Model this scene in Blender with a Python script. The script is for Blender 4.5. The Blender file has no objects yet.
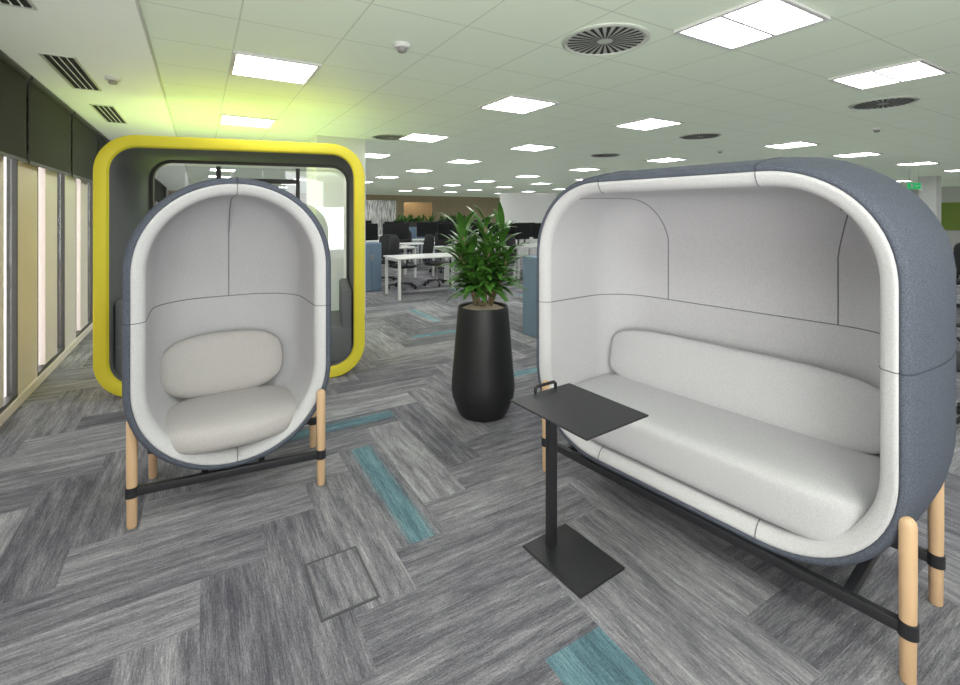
import bpy, bmesh, math, random
from mathutils import Vector, Matrix
random.seed(7)
S=bpy.context.scene
C=S.collection
S.view_settings.view_transform='Standard'
F=470.0; HOR=215.0; CH=1.5; ANG=math.radians(30.8)
CE=2.65
def P(px,py):
    D=F*CH/(py-HOR); return ((px-480)/F*D, D)
def R(b,a):
    return (b*math.cos(ANG)-a*math.sin(ANG), b*math.sin(ANG)+a*math.cos(ANG))
def toR(x,y):
    return (x*math.cos(ANG)+y*math.sin(ANG), -x*math.sin(ANG)+y*math.cos(ANG))
# ---------------- materials
def mat(name,col,rough=.6,metal=0,var=.0,nscale=20,bump=0,bscale=300,col2=None,emit=None,es=0,stretch=None,spec=.5):
    m=bpy.data.materials.new(name); m.use_nodes=True
    nt=m.node_tree; N=nt.nodes; L=nt.links; b=N['Principled BSDF']
    b.inputs['Roughness'].default_value=rough; b.inputs['Metallic'].default_value=metal
    b.inputs['Specular IOR Level'].default_value=spec
    b.inputs['Base Color'].default_value=(*col,1)
    tc=N.new('ShaderNodeTexCoord')
    c2=col2 if col2 else tuple(c*(1-var) for c in col)
    if var>0 or col2:
        mp=N.new('ShaderNodeMapping'); 
        if stretch: mp.inputs['Scale'].default_value=stretch
        nz=N.new('ShaderNodeTexNoise'); nz.inputs['Scale'].default_value=nscale; nz.inputs['Detail'].default_value=4
        mx=N.new('ShaderNodeMix'); mx.data_type='RGBA'
        L.new(tc.outputs['Object'],mp.inputs[0]); L.new(mp.outputs[0],nz.inputs[0])
        L.new(nz.outputs[0],mx.inputs[0]); mx.inputs[6].default_value=(*col,1); mx.inputs[7].default_value=(*c2,1)
        L.new(mx.outputs[2],b.inputs['Base Color'])
    if bump>0:
        n2=N.new('ShaderNodeTexNoise'); n2.inputs['Scale'].default_value=bscale; n2.inputs['Detail'].default_value=2
        bp=N.new('ShaderNodeBump'); bp.inputs['Strength'].default_value=bump; bp.inputs['Distance'].default_value=.003
        L.new(tc.outputs['Object'],n2.inputs[0]); L.new(n2.outputs[0],bp.inputs['Height']); L.new(bp.outputs[0],b.inputs['Normal'])
    if emit:
        b.inputs['Emission Color'].default_value=(*emit,1); b.inputs['Emission Strength'].default_value=es
    return m
def contrast(m,lo=.38,hi=.62):
    nt=m.node_tree
    for l in list(nt.links):
        if l.from_node.type=='TEX_NOISE' and l.to_node.type=='MIX':
            s=l.from_socket; t=l.to_socket; nt.links.remove(l)
            mr=nt.nodes.new('ShaderNodeMapRange'); mr.inputs[1].default_value=lo; mr.inputs[2].default_value=hi
            nt.links.new(s,mr.inputs[0]); nt.links.new(mr.outputs[0],t)
    return m
M_light=contrast(mat('fabric_light_grey',(.59,.585,.605),.95,var=.12,nscale=210,bump=.3,bscale=300,spec=.2))
M_rim=contrast(mat('fabric_rim_grey',(.64,.635,.65),.95,var=.12,nscale=210,bump=.3,bscale=300,spec=.2))
M_cush=contrast(mat('fabric_cushion_grey',(.53,.505,.495),.95,var=.12,nscale=210,bump=.3,bscale=300,spec=.2))
M_dark=contrast(mat('fabric_slate_grey',(.125,.14,.178),.95,var=.38,nscale=250,bump=.5,bscale=300,spec=.15))
M_seam=mat('seam_thread',(.22,.22,.24),.9,var=.1)
M_seamd=mat('seam_thread_dark',(.05,.06,.08),.9,var=.1)
M_wood=mat('oak_leg',(.74,.51,.31),.5,col2=(.62,.40,.23),nscale=6,stretch=(8,8,.8))
M_black=mat('black_powder_steel',(.022,.022,.026),.42,var=.15,nscale=60)
M_planter=mat('planter_black',(.014,.014,.016),.5,var=.1,nscale=10)
M_soil=mat('soil_mulch',(.66,.56,.43),.95,col2=(.30,.23,.15),nscale=60,bump=.8,bscale=60)
M_leaf=mat('leaf_green',(.022,.09,.012),.35,col2=(.09,.23,.035),nscale=7)
M_stem=mat('cane_brown',(.25,.19,.10),.8,var=.4,nscale=30)
M_yel=mat('booth_yellow',(.84,.63,.02),.5,col2=(.70,.70,.04),nscale=1.0)
M_bdark=mat('booth_grey_lining',(.17,.175,.185),.9,var=.3,nscale=120,bump=.3)
M_bgrey=mat('booth_grey_felt',(.18,.185,.195),.9,var=.3,nscale=120,bump=.3)
M_white=mat('white_paint',(.80,.80,.79),.6,var=.03,nscale=3)
M_off=mat('pale_pink_paint',(.84,.75,.72),.6,var=.04,nscale=3)
M_steel=mat('grey_steel',(.42,.40,.39),.5,metal=.2,var=.1,nscale=8)
M_frame=mat('dark_window_frame',(.05,.05,.045),.45,var=.1)
M_blind=mat('blind_charcoal',(.028,.029,.026),.85,var=.15,nscale=150)
M_desk=mat('desk_white',(.80,.80,.80),.4,var=.02)
M_chair=mat('chair_black_mesh',(.02,.02,.024),.7,var=.2,nscale=100)
M_screen=mat('monitor_black',(.012,.012,.014),.25,var=.1)
M_blue=mat('cabinet_blue',(.18,.26,.37),.7,var=.08,nscale=60)
M_orange=mat('timber_panel',(.55,.34,.14),.5,col2=(.42,.25,.10),nscale=3,stretch=(6,6,1))
M_lime=mat('lime_wall',(.30,.42,.08),.7,var=.05,nscale=3)
M_wall=mat('wall_warm_timber',(.64,.52,.36),.7,col2=(.50,.40,.27),nscale=1.2,stretch=(1.5,1.5,.1))
M_fac=mat('facade_stone_glow',(.74,.69,.66),.8,col2=(.58,.56,.55),nscale=1.2,stretch=(1,1,.2),emit=(1,.93,.90),es=.5)  # stone with added emission, stands in for daylight outside the windows
M_grill=mat('grille_black',(.02,.02,.02),.6,var=.1)
M_emit=mat('light_diffuser',(.9,.9,.9),.6,emit=(1,1,1),es=15.0)
M_vent=mat('vent_white',(.70,.74,.66),.5,var=.03)
M_green=mat('exit_green',(.02,.35,.12),.5,emit=(.02,.5,.15),es=.6)
M_edge=mat('floor_box_edge',(.09,.09,.10),.6,var=.1)
def glassmat():
    m=bpy.data.materials.new('clear_glass'); m.use_nodes=True; N=m.node_tree.nodes; L=m.node_tree.links
    N.remove(N['Principled BSDF']); t=N.new('ShaderNodeBsdfTransparent'); g=N.new('ShaderNodeBsdfGlossy'); g.inputs['Roughness'].default_value=.03
    t.inputs[0].default_value=(.95,.97,.97,1)
    x=N.new('ShaderNodeMixShader'); x.inputs[0].default_value=.09
    L.new(t.outputs[0],x.inputs[1]); L.new(g.outputs[0],x.inputs[2]); L.new(x.outputs[0],N['Material Output'].inputs[0]); return m
M_glass=glassmat()
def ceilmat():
    m=mat('ceiling_metal_tile_glow',(.55,.62,.47),.5,var=.0,emit=(.83,.98,.76),es=.16); nt=m.node_tree;N=nt.nodes;L=nt.links;b=N['Principled BSDF']  # pale green emission stands in for light bounced onto the tiles
    tc=N['Texture Coordinate']; sp=N.new('ShaderNodeSeparateXYZ'); L.new(tc.outputs['Object'],sp.inputs[0])
    def M(op,a,bv=None):
        n=N.new('ShaderNodeMath'); n.operation=op
        for i,v in enumerate((a,bv)):
            if v is None: continue
            if isinstance(v,(int,float)): n.inputs[i].default_value=v
            else: L.new(v,n.inputs[i])
        return n.outputs[0]
    def line(o,off):
        fr=M('FRACT',M('DIVIDE',M('SUBTRACT',o,off-60.0),.6))
        d=M('ABSOLUTE',M('SUBTRACT',fr,.5))
        return M('GREATER_THAN',d,.5-.008)
    ln=M('MAXIMUM',line(sp.outputs[0],.2),line(sp.outputs[1],.1))
    mx=N.new('ShaderNodeMix'); mx.data_type='RGBA'; L.new(ln,mx.inputs[0])
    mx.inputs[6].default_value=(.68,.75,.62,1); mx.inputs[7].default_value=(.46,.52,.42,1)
    L.new(mx.outputs[2],b.inputs['Base Color']); return m
M_ceil=ceilmat()
M_ceil2=mat('perimeter_ceiling_glow_paint',(.76,.81,.70),.6,var=.02,emit=(.90,.97,.86),es=.18)  # paint with added emission to brighten the strip, not a light source
def floormat():
    m=bpy.data.materials.new('carpet_plank'); m.use_nodes=True; nt=m.node_tree;N=nt.nodes;L=nt.links;b=N['Principled BSDF']
    b.inputs['Roughness'].default_value=.92; b.inputs['Specular IOR Level'].default_value=.25
    uv=N.new('ShaderNodeUVMap'); uv.uv_map='UVMap'
    at=N.new('ShaderNodeAttribute'); at.attribute_name='tone'
    sep=N.new('ShaderNodeSeparateColor'); L.new(at.outputs['Color'],sep.inputs[0])
    def noise(sx,sy,sc,det,rough):
        mp=N.new('ShaderNodeMapping'); mp.inputs['Scale'].default_value=(sx,sy,1); L.new(uv.outputs[0],mp.inputs[0])
        n=N.new('ShaderNodeTexNoise'); n.inputs['Scale'].default_value=sc; n.inputs['Detail'].default_value=det; n.inputs['Roughness'].default_value=rough
        L.new(mp.outputs[0],n.inputs[0]); return n.outputs[0]
    n1=noise(2.4,50,3,6,.78); n2=noise(1.6,14,1.5,4,.7); n3=noise(14,170,2.2,2,.6); n4=noise(40,60,3,2,.6)
    def M(op,a,bv):
        n=N.new('ShaderNodeMath'); n.operation=op
        for i,v in enumerate((a,bv)):
            if isinstance(v,(int,float)): n.inputs[i].default_value=v
            else: L.new(v,n.inputs[i])
        return n.outputs[0]
    s=M('ADD',M('MULTIPLY',n1,.42),M('ADD',M('MULTIPLY',n2,.46),M('MULTIPLY',n3,.22)))
    s=M('ADD',s,M('MULTIPLY',M('SUBTRACT',sep.outputs[0],.5),.13))
    s=M('ADD',s,M('MULTIPLY',M('SUBTRACT',n4,.5),.22))
    r=N.new('ShaderNodeValToRGB'); L.new(s,r.inputs[0]); e=r.color_ramp.elements
    e[0].position=.40; e[0].color=(.075,.073,.090,1); e[1].position=.74; e[1].color=(.53,.52,.54,1)
    x=e.new(.50); x.color=(.145,.140,.163,1); x=e.new(.61); x.color=(.28,.273,.295,1)
    r2=N.new('ShaderNodeValToRGB'); L.new(s,r2.inputs[0]); e=r2.color_ramp.elements
    e[0].position=.42; e[0].color=(.06,.12,.15,1); e[1].position=.74; e[1].color=(.30,.45,.49,1)
    x=e.new(.55); x.color=(.12,.25,.30,1)
    k=M('SUBTRACT',1.0,M('MULTIPLY',M('ABSOLUTE',M('SUBTRACT',sep.outputs[2],.55),0),3.3))
    k=M('ADD',M('MULTIPLY',k,2.4),M('MULTIPLY',M('SUBTRACT',n1,.5),3.5))
    cl=N.new('ShaderNodeClamp'); L.new(k,cl.inputs[0])
    tm=M('MULTIPLY',cl.outputs[0],M('MULTIPLY',sep.outputs[1],.85))
    mx=N.new('ShaderNodeMix'); mx.data_type='RGBA'; L.new(tm,mx.inputs[0]); L.new(r.outputs[0],mx.inputs[6]); L.new(r2.outputs[0],mx.inputs[7])
    L.new(mx.outputs[2],b.inputs['Base Color'])
    bp=N.new('ShaderNodeBump'); bp.inputs['Strength'].default_value=.35; bp.inputs['Distance'].default_value=.004; L.new(n3,bp.inputs['Height']); L.new(bp.outputs[0],b.inputs['Normal'])
    return m
M_floor=floormat()
def birchmat():
    m=mat('birch_print',(.75,.75,.73),.7); nt=m.node_tree;N=nt.nodes;L=nt.links;b=N['Principled BSDF']
    mp=N.new('ShaderNodeMapping'); mp.inputs['Scale'].default_value=(9,9,.9)
    nz=N.new('ShaderNodeTexNoise'); nz.inputs['Scale'].default_value=2.5; nz.inputs['Detail'].default_value=8; nz.inputs['Roughness'].default_value=.7
    r=N.new('ShaderNodeValToRGB'); r.color_ramp.elements[0].position=.40; r.color_ramp.elements[0].color=(.12,.12,.12,1); r.color_ramp.elements[1].position=.55; r.color_ramp.elements[1].color=(.72,.72,.7,1)
    L.new(N['Texture Coordinate'].outputs['Object'],mp.inputs[0]); L.new(mp.outputs[0],nz.inputs[0]); L.new(nz.outputs[0],r.inputs[0]); L.new(r.outputs[0],b.inputs['Base Color']); return m
M_birch=birchmat()
# ---------------- object helpers
def top(name,label,cat,loc=(0,0,0),rz=0,group=None):
    o=bpy.data.objects.new(name,None); o.empty_display_size=.1; C.objects.link(o)
    o.location=loc; o.rotation_euler=(0,0,rz); o['label']=label; o['category']=cat
    if group:o['group']=group
    return o
def fin(bm,name,mats,parent=None,smooth=False,kind=None,label=None,cat=None,loc=(0,0,0),rz=0,group=None,autos=None):
    me=bpy.data.meshes.new(name); bmesh.ops.recalc_face_normals(bm,faces=bm.faces) 
    bm.to_mesh(me); bm.free()
    for m in (mats if isinstance(mats,(list,tuple)) else [mats]): me.materials.append(m)
    if smooth: me.shade_smooth()
    if autos:
        me.shade_smooth()
        try: me.set_sharp_from_angle(angle=math.radians(autos))
        except Exception: pass
    o=bpy.data.objects.new(name,me); C.objects.link(o); o.location=loc; o.rotation_euler=(0,0,rz)
    if parent:o.parent=parent
    if kind:o['kind']=kind
    if label:o['label']=label
    if cat:o['category']=cat
    if group:o['group']=group
    return o
def box(bm,c,s,bev=0,mi=0,rot=None,seg=2):
    r=bmesh.ops.create_cube(bm,size=1); vs=r['verts']
    for v in vs: v.co=Vector((v.co.x*s[0],v.co.y*s[1],v.co.z*s[2]))
    fs=set(f for v in vs for f in v.link_faces)
    if bev>0:
        es=list(set(e for v in vs for e in v.link_edges))
        rr=bmesh.ops.bevel(bm,geom=es,offset=bev,segments=seg,affect='EDGES',profile=.5)
        fs=set(rr['faces']); vs=set(v for f in rr['faces'] for v in f.verts)
        fs=set(f for v in vs for f in v.link_faces)
    for v in vs:
        if rot is not None: v.co=rot@v.co
        v.co+=Vector(c)
    for f in fs: f.material_index=mi
def tube(bm,pts,r,mi=0,n=8,caps=True,radii=None):
    pts=[Vector(p) for p in pts]; rings=[]; prev=None
    for i,p in enumerate(pts):
        t=(pts[min(i+1,len(pts)-1)]-pts[max(i-1,0)]).normalized()
        if prev is None:
            a=Vector((0,0,1)) if abs(t.z)<.9 else Vector((1,0,0)); prev=t.cross(a).normalized()
        nrm=(prev-t*prev.dot(t)).normalized(); prev=nrm; bi=t.cross(nrm)
        rr=radii[i] if radii else r
        rings.append([bm.verts.new(p+(nrm*math.cos(2*math.pi*k/n)+bi*math.sin(2*math.pi*k/n))*rr) for k in range(n)])
    for A,B in zip(rings,rings[1:]):
        for k in range(n):
            f=bm.faces.new((A[k],A[(k+1)%n],B[(k+1)%n],B[k])); f.material_index=mi
    if caps:
        for rg in (rings[0],rings[-1]):
            f=bm.faces.new(rg); f.material_index=mi
def lathe(bm,prof,n=48,c=(0,0,0),mi=0,capb=True,capt=True):
    rings=[]
    for r,z in prof: rings.append([bm.verts.new((c[0]+r*math.cos(2*math.pi*k/n),c[1]+r*math.sin(2*math.pi*k/n),c[2]+z)) for k in range(n)])
    for A,B in zip(rings,rings[1:]):
        for k in range(n):
            f=bm.faces.new((A[k],A[(k+1)%n],B[(k+1)%n],B[k])); f.material_index=mi
    if capb: bm.faces.new(rings[0]).material_index=mi
    if capt: bm.faces.new(rings[-1]).material_index=mi
def superell(bm,c,s,e1=2.4,e2=2.4,n=48,m=24,mi=0,fn=None):
    def sp(w,e): return math.copysign(abs(w)**(2/e),w)
    rings=[]
    for i in range(m+1):
        ph=-math.pi/2+math.pi*i/m; ring=[]
        for k in range(n):
            th=2*math.pi*k/n
            p=Vector((s[0]*sp(math.cos(ph),e2)*sp(math.cos(th),e1), s[1]*sp(math.cos(ph),e2)*sp(math.sin(th),e1), s[2]*sp(math.sin(ph),e2)))
            if fn:p=fn(p)
            ring.append(bm.verts.new(p+Vector(c)))
        rings.append(ring)
    for A,B in zip(rings,rings[1:]):
        for k in range(n):
            f=bm.faces.new((A[k],A[(k+1)%n],B[(k+1)%n],B[k])); f.material_index=mi
    bmesh.ops.remove_doubles(bm,verts=[v for r in (rings[0],rings[-1]) for v in r],dist=1e-5)
def rrect(W,H,zc,r,inset,n=2.0,seg=18):
    hw=W/2-inset; hh=H/2-inset
    if inset<0: hh=H/2-inset/2; zc=zc-inset/2
    r=max(min(r-inset,hw,hh),.01); pts=[]
    for q,(sx,sz) in enumerate(((1,1),(-1,1),(-1,-1),(1,-1))):
        cx=sx*(hw-r); cz=sz*(hh-r); arc=[]
        for i in range(seg+1):
            t=math.pi/2*i/seg
            if q%2: t=math.pi/2-t
            arc.append((cx+sx*r*math.cos(t)**(2/n) if math.cos(t)>1e-9 else cx, zc+cz+sz*r*(math.sin(t)**(2/n) if math.sin(t)>1e-9 else 0)))
        pts+=arc
    return pts
def loft(bm,W,H,zc,r,rings,n=2.0,mi=0,cap=False,seg=18):
    prev=None
    for v,ins in rings:
        loop=[bm.verts.new((u,v,z)) for u,z in rrect(W,H,zc,r,ins,n,seg)]
        if prev:
            K=len(loop)
            for k in range(K):
                f=bm.faces.new((prev[k],prev[(k+1)%K],loop[(k+1)%K],loop[k])); f.material_index=mi
        prev=loop
    if cap: bm.faces.new(prev).material_index=mi
# ---------------- camera
cam=bpy.data.cameras.new('camera'); co=bpy.data.objects.new('camera',cam); C.objects.link(co)
co.location=(0,0,CH); co.rotation_euler=(math.pi/2,0,0); cam.sensor_width=36; cam.lens=F*36/960; cam.shift_y=-(342.5-HOR)/960; cam.clip_start=.05
S.camera=co
# ---------------- floor
A0,A1,B0,B1=-6,26,-1.3,26
bm=bmesh.new(); uvl=bm.loops.layers.uv.new('UVMap'); cl=bm.loops.layers.float_color.new('tone')
w=.25; n=4; c=4
teal=[toR(*t) for t in (P(388,502),P(608,655),P(437,333),P(523,375),P(410,310))]+[(.9,3.37)]
full=teal[1]
def plank(x0,y0,lx,ly):
    x0*=w;y0*=w;x1=x0+lx*w;y1=y0+ly*w
    if x1<B0 or x0>B1 or y1<A0 or y0>A1: return
    isT=1.0 if any(x0<=t[0]<x1 and y0<=t[1]<y1 for t in teal) else 0.0
    isF=x0<=full[0]<x1 and y0<=full[1]<y1
    if not isT and y0>5 and random.random()<.03: isT=1.0
    X0,X1,Y0,Y1=max(x0,B0),min(x1,B1),max(y0,A0),min(y1,A1)
    vs=[bm.verts.new((X0,Y0,0)),bm.verts.new((X1,Y0,0)),bm.verts.new((X1,Y1,0)),bm.verts.new((X0,Y1,0))]
    f=bm.faces.new(vs); ox,oy=random.random()*90,random.random()*90; tn=random.random()
    if isF: tn=.15
    for l in f.loops:
        x,y=l.vert.co.x-x0,l.vert.co.y-y0
        bv=(y if lx>ly else x)/w
        if isF: bv=.55+(bv-.5)*.35
        l[uvl].uv=((x if lx>ly else y)+ox,(y if lx>ly else x)+oy); l[cl]=(tn,isT,bv,1)
for m_ in range(-30,32):
    for i in range(-150,150):
        xi=i+8*m_; yi=i+c
        if yi*w<A0-2 or yi*w>A1+2 or xi*w<B0-2 or xi*w>B1+2: continue
        plank(xi,yi,n,1); plank(xi,yi+1,1,n)
fin(bm,'floor',M_floor,kind='structure',rz=ANG)
def rbox(name,b0,b1,a0,a1,z0,z1,m,kind='structure',bev=0,**k):
    cx,cy=R((b0+b1)/2,(a0+a1)/2); bm=bmesh.new(); box(bm,(0,0,0),(b1-b0,a1-a0,z1-z0),bev)
    return fin(bm,name,m,kind=kind,loc=(cx,cy,(z0+z1)/2),rz=ANG,**k)
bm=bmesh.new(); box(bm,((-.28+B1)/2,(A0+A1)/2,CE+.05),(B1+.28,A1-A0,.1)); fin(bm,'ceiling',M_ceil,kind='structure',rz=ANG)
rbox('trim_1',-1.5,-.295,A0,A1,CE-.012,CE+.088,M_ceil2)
rbox('trim_2',-.295,-.28,A0,A1,CE-.016,CE+.05,M_vent)
rbox('wall_far',-1.5,B1,A1,A1+.1,0,CE,M_wall)
rbox('wall_right',B1,B1+.1,A0,A1,0,CE,M_white)
rbox('trim_40',B1-.06,B1,3.0,7.2,.9,2.0,M_lime)
rbox('wall_back',-1.5,B1,A0-.1,A0,0,CE,M_white)
# window wall
BW=-1.23; bay=1.5; k=0
for i in range(-3,13):
    a=3.54+bay*i
    rbox('trim_%d'%(3+k),BW-.05,BW,a,a+.52,0,CE-.02,M_off if i%3 else M_steel)
    bm=bmesh.new(); 
    for (y0,y1,z0,z1) in ((.52,.545,.07,CE-.02),(1.475,1.5,.07,CE-.02),(.52,1.5,.07,.10),(.52,1.5,CE-.08,CE-.02)):
        box(bm,(0,(y0+y1)/2,(z0+z1)/2),(.06,y1-y0,z1-z0))
    box(bm,(0,1.0,1.36),(.05,.42,2.5),mi=2)
    box(bm,(-.0,1.01,1.36),(.010,.9,2.46),mi=1)
    cx,cy=R(BW-.03,a); fin(bm,'window_%d'%(k+1),[M_frame,M_glass,M_off],kind='structure',loc=(cx,cy,0),rz=ANG)
    bx,by=R(BW+.05,a); t=top('roller_blind','charcoal fabric roller blind half lowered over the window','roller blind',(bx,by,0),ANG,'roller blinds along the window wall')
    bm=bmesh.new(); box(bm,(0,.77,(1.93+2.58)/2),(.006,1.42,.65)); fin(bm,'blind_fabric',M_blind,t)
    bm=bmesh.new(); tube(bm,[(0,.05,2.6),(0,1.49,2.6)],.03,n=12); fin(bm,'roller_tube',M_frame,t)
    bm=bmesh.new(); box(bm,(0,.77,1.925),(.016,1.42,.025)); fin(bm,'bottom_rail',M_frame,t)
    k+=1
rbox('baseboard_left',BW-.14,BW+.015,A0,A1,0,.07,M_off)
rbox('wall_left',BW-.2,BW,3.54+bay*13,A1,0,CE,M_white)
rbox('trim_30',-5.2,-5.0,-10,60,-1,5,M_fac)  # facade outside the windows, made to glow as daylight
rbox('trim_31',-5,BW-.25,-10,60,-.3,-.1,M_off)
# ---------------- ceiling lights
def dup(t,loc,rz=None):
    o=t.copy(); C.objects.link(o); o.location=loc
    if rz is not None:o.rotation_euler=(0,0,rz)
    for ch in t.children:
        c2=ch.copy(); c2.parent=o; C.objects.link(c2)
        for g in ch.children:
            g2=g.copy(); g2.parent=c2; C.objects.link(g2)
    return o
bl=[.5,2.84,4.85,8.3,10.7,13.7,16.7,20.3]; al=[-3.2,-.8,1.6,4.0,6.4,8.8,11.2,13.6,16.0,18.4,20.8]
proto=None
for b in bl:
    for a in al:
        if a<1 and b>6: continue
        x,y=R(b,a)
        if proto is None:
            proto=top('ceiling_light','square recessed white twin-panel LED ceiling light','ceiling light',(x,y,CE),ANG+math.pi/2,'recessed ceiling lights')
            bm=bmesh.new()
            for q in (-1,1): box(bm,(q*.287,0,-.008),(.026,.6,.016)); box(bm,(0,q*.287,-.008),(.548,.026,.016))
            box(bm,(0,0,-.008),(.020,.548,.016))
            fin(bm,'light_frame',M_white,proto)
            for q in (-1,1):
                bm=bmesh.new(); box(bm,(q*.1425,0,-.004),(.262,.546,.006)); fin(bm,'light_diffuser',M_emit,proto)
        else: dup(proto,(x,y,CE))
vp=None
for (px,py) in ((605,40),(883,103),(391,137),(605,155),(700,136)):
    D=(CE-CH)*F/(HOR-py); x=(px-480)/F*D
    if vp is None:
        vp=top('air_diffuser','round white swirl ceiling diffuser with radial slots','air vent',(x,D,CE),ANG,'swirl air diffusers')
        bm=bmesh.new(); lathe(bm,[(.28,0),(.28,-.008),(.262,-.014),(.255,-.006)],48,capb=False,capt=True); fin(bm,'vent_plate',M_vent,vp,autos=40)
        bm=bmesh.new()
        for q in range(28):
            an=2*math.pi*q/28; rt=Matrix.Rotation(an,3,'Z')
            vs=[bm.verts.new(rt@Vector(p)+Vector((0,0,-.010))) for p in ((.05,-.003,0),(.24,-.017,0),(.243,.008,0),(.05,.003,0))]; bm.faces.new(vs)
        fin(bm,'vent_slots',M_grill,vp)
    else: dup(vp,(x,D,CE))
gp=None
for (a0,L) in ((2.45,1.0),(4.4,1.05),(6.15,1.1)):
    x,y=R(-.87,a0+L/2)
    if gp is None:
        gp=top('linear_grille','black slotted linear air grille in perimeter ceiling','air vent',(x,y,CE-.012),ANG,'linear air grilles')
        bm=bmesh.new()
        for q in range(4): box(bm,(-.066+q*.044,0,-.004),(.03,1.02,.008))
        fin(bm,'grille_slots',M_grill,gp)
        bm=bmesh.new()
        for q in (-1,1): box(bm,(q*.095,0,-.005),(.014,1.06,.01)); box(bm,(0,q*.523,-.005),(.176,.014,.01))
        fin(bm,'grille_frame',M_vent,gp)
    else: dup(gp,(x,y,CE-.012))
dp=None
for (px,py) in ((402,44),(113,76),(877,128),(720,150)):
    D=(CE-CH)*F/(HOR-py); x=(px-480)/F*D; z=CE if px>130 else CE-.012
    if dp is None:
        dp=top('smoke_detector','small round white smoke detector on the ceiling','smoke detector',(x,D,z),0,'smoke detectors')
        bm=bmesh.new(); lathe(bm,[(.055,0),(.055,-.02),(.048,-.028)],32); fin(bm,'detector_base',M_white,dp,autos=40)
        bm=bmesh.new(); lathe(bm,[(.03,-.028),(.032,-.048),(.024,-.056)],32); fin(bm,'detector_head',M_steel,dp,autos=40)
    else: dup(dp,(x,D,z))
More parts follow.
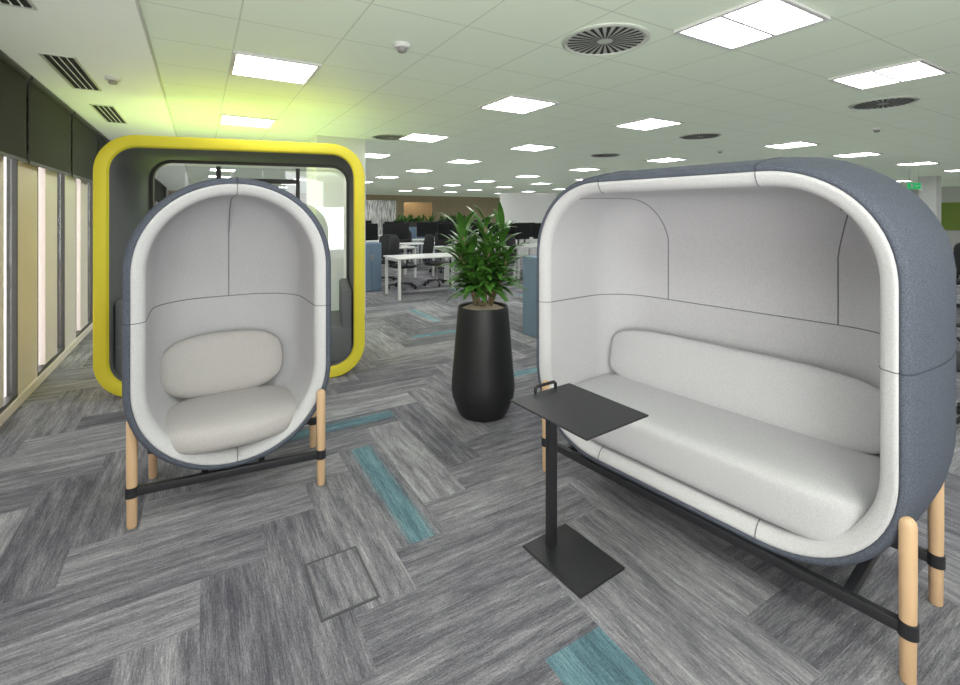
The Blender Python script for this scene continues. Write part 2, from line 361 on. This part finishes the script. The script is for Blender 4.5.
# ---------------- pod seats
def capsule(name,label,cat,loc,rz,W,leg,legd,sofa,du,rot,r,n,Z1):
    T=top(name,label,cat,loc,rz)
    Z0=.184; H=Z1-Z0; zc=(Z0+Z1)/2; v0=0.0
    SR=Matrix.Translation((du,.33,0))@Matrix.Rotation(rot,4,'Z')@Matrix.Translation((0,-.33,0))
    def finS(bm,*a,**k):
        bmesh.ops.transform(bm,matrix=SR,verts=bm.verts); return fin(bm,*a,**k)
    zs=.985
    fk=.8 if sofa else .2
    outer=[(v0+.004,.036),(v0-.008,.030),(v0-.010,.020),(v0-.002,.008),(v0+.014,0),(v0+.06,-.014*fk),(v0+.14,-.034*fk),(v0+.24,-.050*fk),(v0+.36,-.06*fk),(v0+.48,-.054*fk)]
    fr=.24
    for i in range(1,13):
        t=math.pi/2*i/12; outer.append((v0+.52+fr*math.sin(t)*.98,-.050*fk+fr*(1-math.cos(t))))
    bm=bmesh.new(); loft(bm,W,H,zc,r,outer,n,cap=True)
    for sg in (-1,1): tube(bm,[(sg*(W/2-i-.0),v,zs) for v,i in outer],.003,1,6)
    us=[0] if not sofa else [-.38,.38]
    for u in us:
        tube(bm,[(u,v,Z1-i) for v,i in outer]+[(u,outer[-1][0],zs)],.003,1,6)
    finS(bm,'outer_shell',[M_dark,M_seamd],T,autos=70,label='blue-grey felted outer shell')
    rim=[(v0+.004,.032),(v0-.006,.033),(v0-.010,.038),(v0-.007,.048),(v0+.002,.066),(v0+.010,.077),(v0+.022,.085),(v0+.04,.089)]
    bm=bmesh.new(); loft(bm,W,H,zc,r,rim,n)
    for sg in (-1,1): tube(bm,[(sg*(W/2-i),v,zs) for v,i in rim],.0025,1,6)
    for u in us:
        tube(bm,[(u,v,Z1-i) for v,i in rim],.0025,1,6); tube(bm,[(u,v,Z0+i) for v,i in rim],.0025,1,6)
    finS(bm,'rim',[M_rim,M_seam],T,autos=70,label='pale grey padded front rim')
    q0=.089
    inner=[(v0+.038,q0),(v0+.06,q0+.001),(v0+.15,q0+.001),(v0+.3,q0+.002),(v0+.40,q0+.006)]
    ir=.26 if sofa else .29
    vb=inner[-1][0] if sofa else v0+.36
    if not sofa: inner.pop()
    for i in range(1,15):
        t=math.pi/2*i/14; inner.append((vb+ir*math.sin(t),q0+.006+ir*(1-math.cos(t))))
    bm=bmesh.new(); loft(bm,W,H,zc,r,inner,n,cap=True)
    bv=inner[-1][0]
    hs=[(-(W/2-i),v,zs) for v,i in inner]; hs=hs+[(-p[0],p[1],p[2]) for p in reversed(hs)]
    tube(bm,hs,.003,1,6)
    if not sofa: tube(bm,[(0,v,Z1-i) for v,i in inner]+[(0,bv,zs)],.003,1,6)
    else:
        for sg,uu in ((-1,.37),(1,.48)):
            pts=[(sg*uu,bv-.001,zs+(1.20-zs)*t/6) for t in range(7)]
            arr=list(reversed(inner)); N_=len(arr)
            for j,(v,i) in enumerate(arr):
                f=j/(N_-1); u_=uu+.17*f**1.2
                hw=W/2-i; rr_=max(r-i,.01); cxx=hw-rr_; zt=Z1-i
                if u_>cxx:
                    q=min(1,(u_-cxx)/rr_); zt=Z1-i-rr_*(1-(1-q**n)**(1/n))
                pts.append((sg*u_,v,zt-.001))
            tube(bm,pts,.003,1,6)
    finS(bm,'inner_shell',[M_light,M_seam],T,autos=70,label='light grey upholstered inner lining')
    # cushions
    if not sofa:
        bm=bmesh.new(); superell(bm,(-.01,.24,.365),(.36,.295,.090),2.7,3.2); finS(bm,'seat_cushion',M_cush,T,smooth=True)
        rt=Matrix.Rotation(math.radians(-14),3,'X')
        bm=bmesh.new()
        def f2(p): return rt@Vector((p.x,p.z,p.y))
        superell(bm,(-.035,.505,.60),(.335,.185,.065),2.8,2.5,fn=f2); finS(bm,'back_cushion',M_cush,T,smooth=True)
    else:
        bm=bmesh.new(); superell(bm,(0,.31,.390),(W/2-.12,.31,.118),8,6,n=140,m=44); finS(bm,'seat_cushion',M_light,T,smooth=True)
        rt=Matrix.Rotation(math.radians(-14),3,'X')
        bm=bmesh.new()
        def f3(p): return rt@Vector((p.x,p.z,p.y))
        superell(bm,(.015,.525,.63),(.70,.172,.062),4.2,2.8,n=110,m=32,fn=f3); finS(bm,'back_cushion',M_light,T,smooth=True)
    for (su,v) in ((-1,0),(1,0),(-1,legd),(1,legd)):
        bm=bmesh.new(); lathe(bm,[(.019,0),(.021,.006),(.0235,.3),(.0235,.50),(.021,.515),(.013,.525),(.003,.528)],24,c=(su*leg/2,v,0))
        l=fin(bm,'leg',M_wood,T,autos=50)
        bm=bmesh.new(); lathe(bm,[(.022,.145),(.0275,.147),(.0275,.193),(.022,.195)],24,c=(su*leg/2,v,0),capb=False,capt=False)
        fin(bm,'leg_collar',M_black,T,autos=40,label='black steel collar')
    bm=bmesh.new()
    for v in (0,legd): box(bm,(0,v,.170),(leg-.03,.03,.038),.002)
    cb=.16 if sofa else .30
    for sg in (-1,1): box(bm,(sg*(leg/2-cb),legd/2,.170),(.03,legd,.036),.002)
    fin(bm,'base_frame',M_black,T,autos=30,label='black steel bar frame')
    return T
fl=P(132,527); frr=P(321,484)
cx,cy=(fl[0]+frr[0])/2,(fl[1]+frr[1])/2; rz=math.atan2(frr[1]-fl[1],frr[0]-fl[0])
capsule('lounge_chair','egg-shaped pale grey upholstered pod armchair on wooden legs','chair',(cx,cy,0),rz,.965,math.hypot(frr[0]-fl[0],frr[1]-fl[1]),.47,False,-.022,math.radians(7),.4825,2.05,1.695)
fl=P(546,470); frr=P(908,681)
cx,cy=(fl[0]+frr[0])/2,(fl[1]+frr[1])/2; rz=math.atan2(frr[1]-fl[1],frr[0]-fl[0])
SOFL=math.hypot(frr[0]-fl[0],frr[1]-fl[1])
capsule('lounge_sofa','wide pale grey pod sofa with blue-grey shell on wooden legs','sofa',(cx,cy,0),rz,1.69,SOFL,.49,True,-.036,0,.45,2.1,1.705)
# ---------------- side table
tz=math.atan2(-.396,.277)
T=top('side_table','small black steel cantilever laptop table beside the sofa','side table',(.32,2.13,0),tz)
ca,sa=math.cos(tz),math.sin(tz)
def loc2(x,y): x-=.32;y-=2.13; return (x*ca+y*sa,-x*sa+y*ca)
bq=[loc2(.195,2.136),loc2(.404,1.86),loc2(.618,1.975),loc2(.396,2.245)]
bx=(sum(p[0] for p in bq)/4,sum(p[1] for p in bq)/4)
bm=bmesh.new(); box(bm,(bx[0],bx[1],.006),(.35,.27,.010),.003); fin(bm,'base_plate',M_black,T)
bm=bmesh.new(); box(bm,(.005,0,.33),(.028,.05,.64),.004); fin(bm,'pole',M_black,T)
tq=[loc2(.153,2.12),loc2(.403,1.803),loc2(.707,1.954),loc2(.43,2.35)]
tx=(sum(p[0] for p in tq)/4,sum(p[1] for p in tq)/4)
bm=bmesh.new(); box(bm,(tx[0],tx[1],.656),(.46,.38,.008),.003); box(bm,(.03,0,.645),(.16,.05,.014),.003); fin(bm,'table_top',M_black,T)
hx=tx[0]-.222
bm=bmesh.new()
tube(bm,[(hx,.0,.655),(hx,.0,.682),(hx,.01,.690),(hx,.12,.690),(hx,.13,.682),(hx,.13,.655)],.008,n=8); fin(bm,'handle',M_black,T,smooth=True)
# ---------------- planter
px_,py_=P(483,413)
T=top('potted_plant','leafy green cane plant in a tall tapered black pot','plant',(px_,py_+.0,0))
bm=bmesh.new(); lathe(bm,[(.155,0),(.172,.006),(.198,.05),(.232,.14),(.240,.20),(.236,.27),(.193,.77),(.188,.81),(.185,.816),(.176,.81),(.174,.75)],64,capt=True); fin(bm,'pot',M_planter,T,autos=50)
bm=bmesh.new(); lathe(bm,[(.174,.79),(.12,.812),(.04,.82)],32,capb=False); fin(bm,'soil',M_soil,T,smooth=True)
def leaf(bm,base,az,el,L,wd,droop,mi=0):
    n=8; rows=[]; p=Vector(base); d=Vector((math.cos(az)*math.cos(el),math.sin(az)*math.cos(el),math.sin(el))); side=Vector((-math.sin(az),math.cos(az),0))
    for i in range(n+1):
        t=i/n; wv=wd*(math.sin(math.pi*min(1,(t*.93+.07)))**.75)*(1-.15*t)
        up=side.cross(d).normalized()
        rows.append([bm.verts.new(p+side*wv+up*wv*.35),bm.verts.new(p),bm.verts.new(p-side*wv+up*wv*.35)])
        p=p+d*(L/n); d=(d+Vector((0,0,-droop/n))).normalized()
    for A,B in zip(rows,rows[1:]):
        for q in (0,1):
            f=bm.faces.new((A[q],A[q+1],B[q+1],B[q])); f.material_index=mi
bm=bmesh.new(); bs=bmesh.new()
for s_,(ox,oy,h,ti) in enumerate(((0,0,.64,.03),(.06,.03,.57,.15),(-.07,.02,.57,-.15),(.02,-.06,.50,.05),(-.03,-.04,.40,-.12),(.09,-.03,.38,.15),(-.09,-.01,.43,-.15),(.0,-.08,.28,.0),(.07,.02,.26,.07),(-.07,-.03,.27,-.07))):
    b0=Vector((ox*.6,oy*.6,.80)); b1=Vector((ox+ti*.6,oy,.80+h))
    tube(bs,[b0,(b0+b1)/2+Vector((.005,0,0)),b1],.010,n=8)
    t0=min(.6,.12/h)
    for q in range(26):
        t=t0+(1-t0)*q/25; pp=b0.lerp(b1,t)
        leaf(bm,pp,q*2.4+s_,.50+.70*max(0,(q/25))+random.uniform(-.15,.15),random.uniform(.19,.29),random.uniform(.024,.035),random.uniform(1.1,2.0))
fin(bs,'cane',M_stem,T,smooth=True); fin(bm,'foliage',M_leaf,T,smooth=True)
# ---------------- yellow booth
T=top('meeting_booth','rounded yellow-framed open meeting booth with grey lining','booth',(-2.09,4.085,0),math.atan2(.65,2.0))
W,H,r,dp_=2.12,2.155,.31,1.0; zc=H/2+.002
bm=bmesh.new(); loft(bm,W,H,zc,r,[(dp_,.10),(dp_,.008),(dp_-.008,0),(.006,0),(0,.006),(0,.084),(.004,.090),(.03,.10)],2.1); fin(bm,'outer_frame',M_yel,T,autos=35,label='bright yellow rounded frame')
bm=bmesh.new(); loft(bm,W,H,zc,r,[(.03,.10),(dp_,.10)],2.1); fin(bm,'inner_lining',M_bdark,T,autos=40,label='grey felt lining')
bm=bmesh.new(); loft(bm,W,H,zc,r,[(dp_-.06,.101),(dp_-.06,.13),(dp_-.01,.13),(dp_-.01,.101)],2.2)
for u in (-.35,.42): box(bm,(u,dp_-.035,1.065),(.04,.05,1.88))
box(bm,(.035,dp_-.035,1.86),(.77,.05,.05))
fin(bm,'rear_frame',M_frame,T,autos=30)
bm=bmesh.new(); box(bm,(0,dp_-.035,1.07),(1.8,.008,1.86)); fin(bm,'rear_glass',M_glass,T)
for sg in (-1,1):
    bm=bmesh.new(); box(bm,(sg*.72,.50,.28),(.46,.82,.34),.03); box(bm,(sg*.90,.50,.60),(.10,.82,.40),.03); fin(bm,'bench',M_bgrey,T,autos=40,label='grey upholstered bench')
x,y=-2.23,7.25
bm=bmesh.new(); box(bm,(0,0,CE/2),(.72,.72,CE)); fin(bm,'wall_column',M_white,kind='structure',loc=(x,y,0),rz=ANG)
bm=bmesh.new(); box(bm,(0,0,CE/2),(.4,.4,CE)); fin(bm,'wall_column',M_white,kind='structure',loc=(13.4,14,0),rz=ANG)
# ---------------- desks, chairs, monitors
def mkdesk():
    T=top('desk','white rectangular office desk with white metal legs','desk',(0,0,0),ANG,'office desks')
    bm=bmesh.new(); box(bm,(0,0,.725),(1.5,.75,.025),.004); fin(bm,'desktop',M_desk,T)
    for sg in (-1,1):
        bm=bmesh.new()
        for v in (-.33,.33): box(bm,(sg*.7,v,.355),(.045,.045,.71))
        box(bm,(sg*.7,0,.69),(.04,.62,.04)); fin(bm,'leg',M_desk,T)
    return T
def mkchair():
    T=top('office_chair','black mesh swivel office chair on castors','chair',(0,0,0),0,'black task chairs')
    bm=bmesh.new()
    for q in range(5):
        a=2*math.pi*q/5; tube(bm,[(0,0,.11),(.29*math.cos(a),.29*math.sin(a),.075)],.016,n=8)
    fin(bm,'star_base',M_chair,T)
    for q in range(5):
        a=2*math.pi*q/5; bm=bmesh.new(); x,y=.29*math.cos(a),.29*math.sin(a)
        tube(bm,[(x-.02*math.sin(a),y+.02*math.cos(a),.03),(x+.02*math.sin(a),y-.02*math.cos(a),.03)],.03,n=14); fin(bm,'castor',M_chair,T)
    bm=bmesh.new(); tube(bm,[(0,0,.1),(0,0,.43)],.024,n=12); fin(bm,'gas_column',M_steel,T)
    bm=bmesh.new(); superell(bm,(0,0,.46),(.25,.25,.045),4,2.6,n=32,m=12); fin(bm,'seat',M_chair,T,smooth=True)
    bm=bmesh.new(); rt=Matrix.Rotation(math.radians(8),3,'X')
    superell(bm,(0,.25,.80),(.23,.28,.025),4,2.5,n=32,m=12,fn=lambda p:(rt@Vector((p.x,-p.z,p.y))+Vector((0,-(p.x/.23)**2*.05,0)))); tube(bm,[(0,.12,.43),(0,.27,.46),(0,.28,.7)],.018,n=8); fin(bm,'backrest',M_chair,T,smooth=True)
    for sg in (-1,1):
        bm=bmesh.new(); tube(bm,[(sg*.22,.05,.45),(sg*.28,.05,.5),(sg*.28,.05,.66)],.014,n=8); box(bm,(sg*.28,.02,.67),(.07,.24,.025),.008); fin(bm,'armrest',M_chair,T)
    return T
def mkmon():
    T=top('monitor','black flat computer monitor on a stand','monitor',(0,0,0),0,'desk monitors')
    bm=bmesh.new(); box(bm,(0,0,.36),(.64,.03,.40),.006); fin(bm,'screen',M_screen,T)
    bm=bmesh.new(); box(bm,(0,.02,.12),(.04,.03,.24)); box(bm,(0,.02,.005),(.22,.18,.01)); fin(bm,'stand',M_frame,T)
    return T
d0=mkdesk(); c0=mkchair(); m0=mkmon(); first=[True,True,True]
def put(p,i,loc,rz):
    if first[i]: first[i]=False; p.location=loc; p.rotation_euler=(0,0,rz); return p
    return dup(p,loc,rz)
bx0,ax0=toR(*P(428,294))
deskpos=[(bx0,ax0)]
for (b,a) in [(bx0+.0,ax0+2.6),(bx0+1.9,ax0+1.2),(bx0+1.9,ax0+1.98),(bx0+3.42,ax0+1.2),(bx0+3.42,ax0+1.98),(bx0-.2,ax0+5.5),(bx0+1.32,ax0+5.5),(bx0+2.84,ax0+5.5),(bx0+4.36,ax0+5.5),(bx0+1.4,ax0+9),(bx0+2.92,ax0+9),(bx0+5,ax0+9),(bx0+6.52,ax0+9),(8.6,3.3),(10.12,3.3),(8.6,4.08),(10.12,4.08),(8.6,7.5),(10.12,7.5),(11.64,7.5),(bx0+1.6,ax0+3.7),(bx0+3.12,ax0+3.7)]: deskpos.append((b,a))
for i,(b,a) in enumerate(deskpos):
    x,y=R(b,a); put(d0,0,(x,y,0),ANG)
    if i>0:
        for q in ((-.38,.38) if i<6 or 13<i<18 else (.1,)):
            x2,y2=R(b+q,a+.1); put(m0,2,(x2,y2,.7375),ANG+random.uniform(-.15,.15))
        x2,y2=R(b+random.uniform(-.2,.2),a-.68); 
        if i not in (3,5,16,17): put(c0,1,(x2,y2,0),ANG+math.pi+random.uniform(-.4,.4))
for (b,a,rr) in ((3.56,9.06,2.2),(4.38,9.15,1.2)):
    x,y=R(b,a); put(c0,1,(x,y,0),rr)
put(c0,1,(3.46,3.3,0),1.0)
def cabinet(b,a,wb,wa,h,plant=True):
    x,y=R(b,a); T=top('storage_cabinet','low blue-grey office storage cabinet','cabinet',(x,y,0),ANG,'blue storage cabinets')
    bm=bmesh.new(); box(bm,(0,0,h/2),(wb,wa,h),.006); fin(bm,'body',M_blue,T)
    for q in (-.25,.25):
        bm=bmesh.new(); box(bm,(q*wb,-wa/2-.008,h/2),(wb*.48,.016,h*.94),.003); d=fin(bm,'door',M_blue,T)
        bm=bmesh.new(); box(bm,(q*wb*.2,-wa/2-.022,h*.7),(.012,.012,.12)); hd=fin(bm,'handle',M_steel,d)
    if plant:
        P2=top('planter_box','dark trough with green foliage on top of the cabinet','plant',(x,y,h),ANG,'trough planters')
        bm=bmesh.new(); box(bm,(0,0,.09),(wb*.9,.26,.18),.005); fin(bm,'trough',M_frame,P2)
        bm=bmesh.new()
        for q in range(int(70*wb)): leaf(bm,(random.uniform(-wb*.42,wb*.42),random.uniform(-.1,.1),.17),random.uniform(0,6.28),random.uniform(.5,1.4),random.uniform(.2,.36),.03,random.uniform(.5,1.6))
        fin(bm,'foliage',M_leaf,P2,smooth=True)
xb,ab=toR(*P(545,335)); cabinet(xb+.22,ab,.8,.45,.98,False)
xb,ab=toR(*P(368,290)); cabinet(xb,ab,.4,.45,.95,False)
cabinet(6.2,14.6,1.6,.45,1.1); cabinet(9.5,18.2,1.6,.45,1.1); cabinet(12,14.6,1.6,.45,1.1); cabinet(14.4,6.2,2.0,.45,1.1); cabinet(16.7,6.2,2.0,.45,1.1)
def slab(name,label,cat,px0,px1,D,z1,m):
    x0=(px0-480)/F*D; x1=(px1-480)/F*D
    T=top(name,label,cat,((x0+x1)/2,D,0),0)
    bm=bmesh.new(); box(bm,(0,0,z1/2+.03),(x1-x0,.08,z1-.06)); fin(bm,'panel',m,T)
    bm=bmesh.new(); 
    for q in (-1,1): box(bm,(q*(x1-x0)*.4,0,.015),(.06,.4,.03))
    fin(bm,'foot',M_frame,T)
slab('partition_screen','tall partition screen printed with birch trees','partition',364,396,19.2,2.1,M_birch)
slab('timber_partition','warm orange timber wall panel','partition',404,432,22.5,2.1,M_orange)
slab('white_partition','plain white full-height partition panel','partition',500,556,17,2.3,M_white)
D=12; x=(914-480)/F*D
T=top('exit_sign','small green emergency exit sign hung from the ceiling','sign',(x,D,2.24),0)
bm=bmesh.new(); box(bm,(0,0,0),(.32,.03,.16)); fin(bm,'sign_panel',M_green,T)
bm=bmesh.new()
for q in (-.12,.12): tube(bm,[(q,0,.08),(q,0,CE-2.24)],.004,n=6)
fin(bm,'hanger',M_steel,T)
bm=bmesh.new(); box(bm,(-.07,-.017,0),(.05,.004,.11)); box(bm,(.06,-.017,0),(.10,.004,.02)); fin(bm,'pictogram',M_white,T)
x,y=R(.495,1.95)
T=top('floor_box','carpet-topped floor service box with dark edge','floor box',(x,y,0),ANG)
bm=bmesh.new()
for q in (-1,1): box(bm,(q*.1075,0,.002),(.010,.33,.004)); box(bm,(0,q*.160,.002),(.205,.010,.004))
fin(bm,'frame',M_edge,T)
bm=bmesh.new(); uvl=bm.loops.layers.uv.new('UVMap'); cl=bm.loops.layers.float_color.new('tone')
box(bm,(0,0,.0015),(.205,.310,.003))
for f in bm.faces:
    for l in f.loops: l[uvl].uv=(l.vert.co.y+7.3,l.vert.co.x+3.1); l[cl]=(.55,0,.5,1)
fin(bm,'lid',M_floor,T)
# ---------------- lights
wd=bpy.data.worlds.new('world'); S.world=wd; wd.use_nodes=True
wd.node_tree.nodes['Background'].inputs[0].default_value=(.97,.97,1,1); wd.node_tree.nodes['Background'].inputs[1].default_value=4.0
def area(loc,rot,sz,pw,col,sy=None,sp=None):
    l=bpy.data.lights.new('fill_light','AREA'); l.energy=pw; l.size=sz; l.color=col
    if sy: l.shape='RECTANGLE'; l.size_y=sy
    if sp: l.spread=math.radians(sp)
    o=bpy.data.objects.new('added_fill_light',l); C.objects.link(o); o.location=loc; o.rotation_euler=rot; return o
area((-2.2,4.7,2.175),(math.pi,0,math.atan2(.65,2.0)),1.8,2.6,(.78,1,.20),.7)  # added lime uplight above the booth, no fixture, tints the ceiling
area((-3.05,5.85,.9),(math.pi,0,ANG),1.4,26,(.76,1,.20),1.4,115)  # unseen lime uplight behind the booth, added for the green ceiling glow
area((.9,-1.6,1.2),(math.radians(180-25),0,0),2.4,160,(.98,1,.95))  # unseen fill behind the camera, added to brighten the ceiling
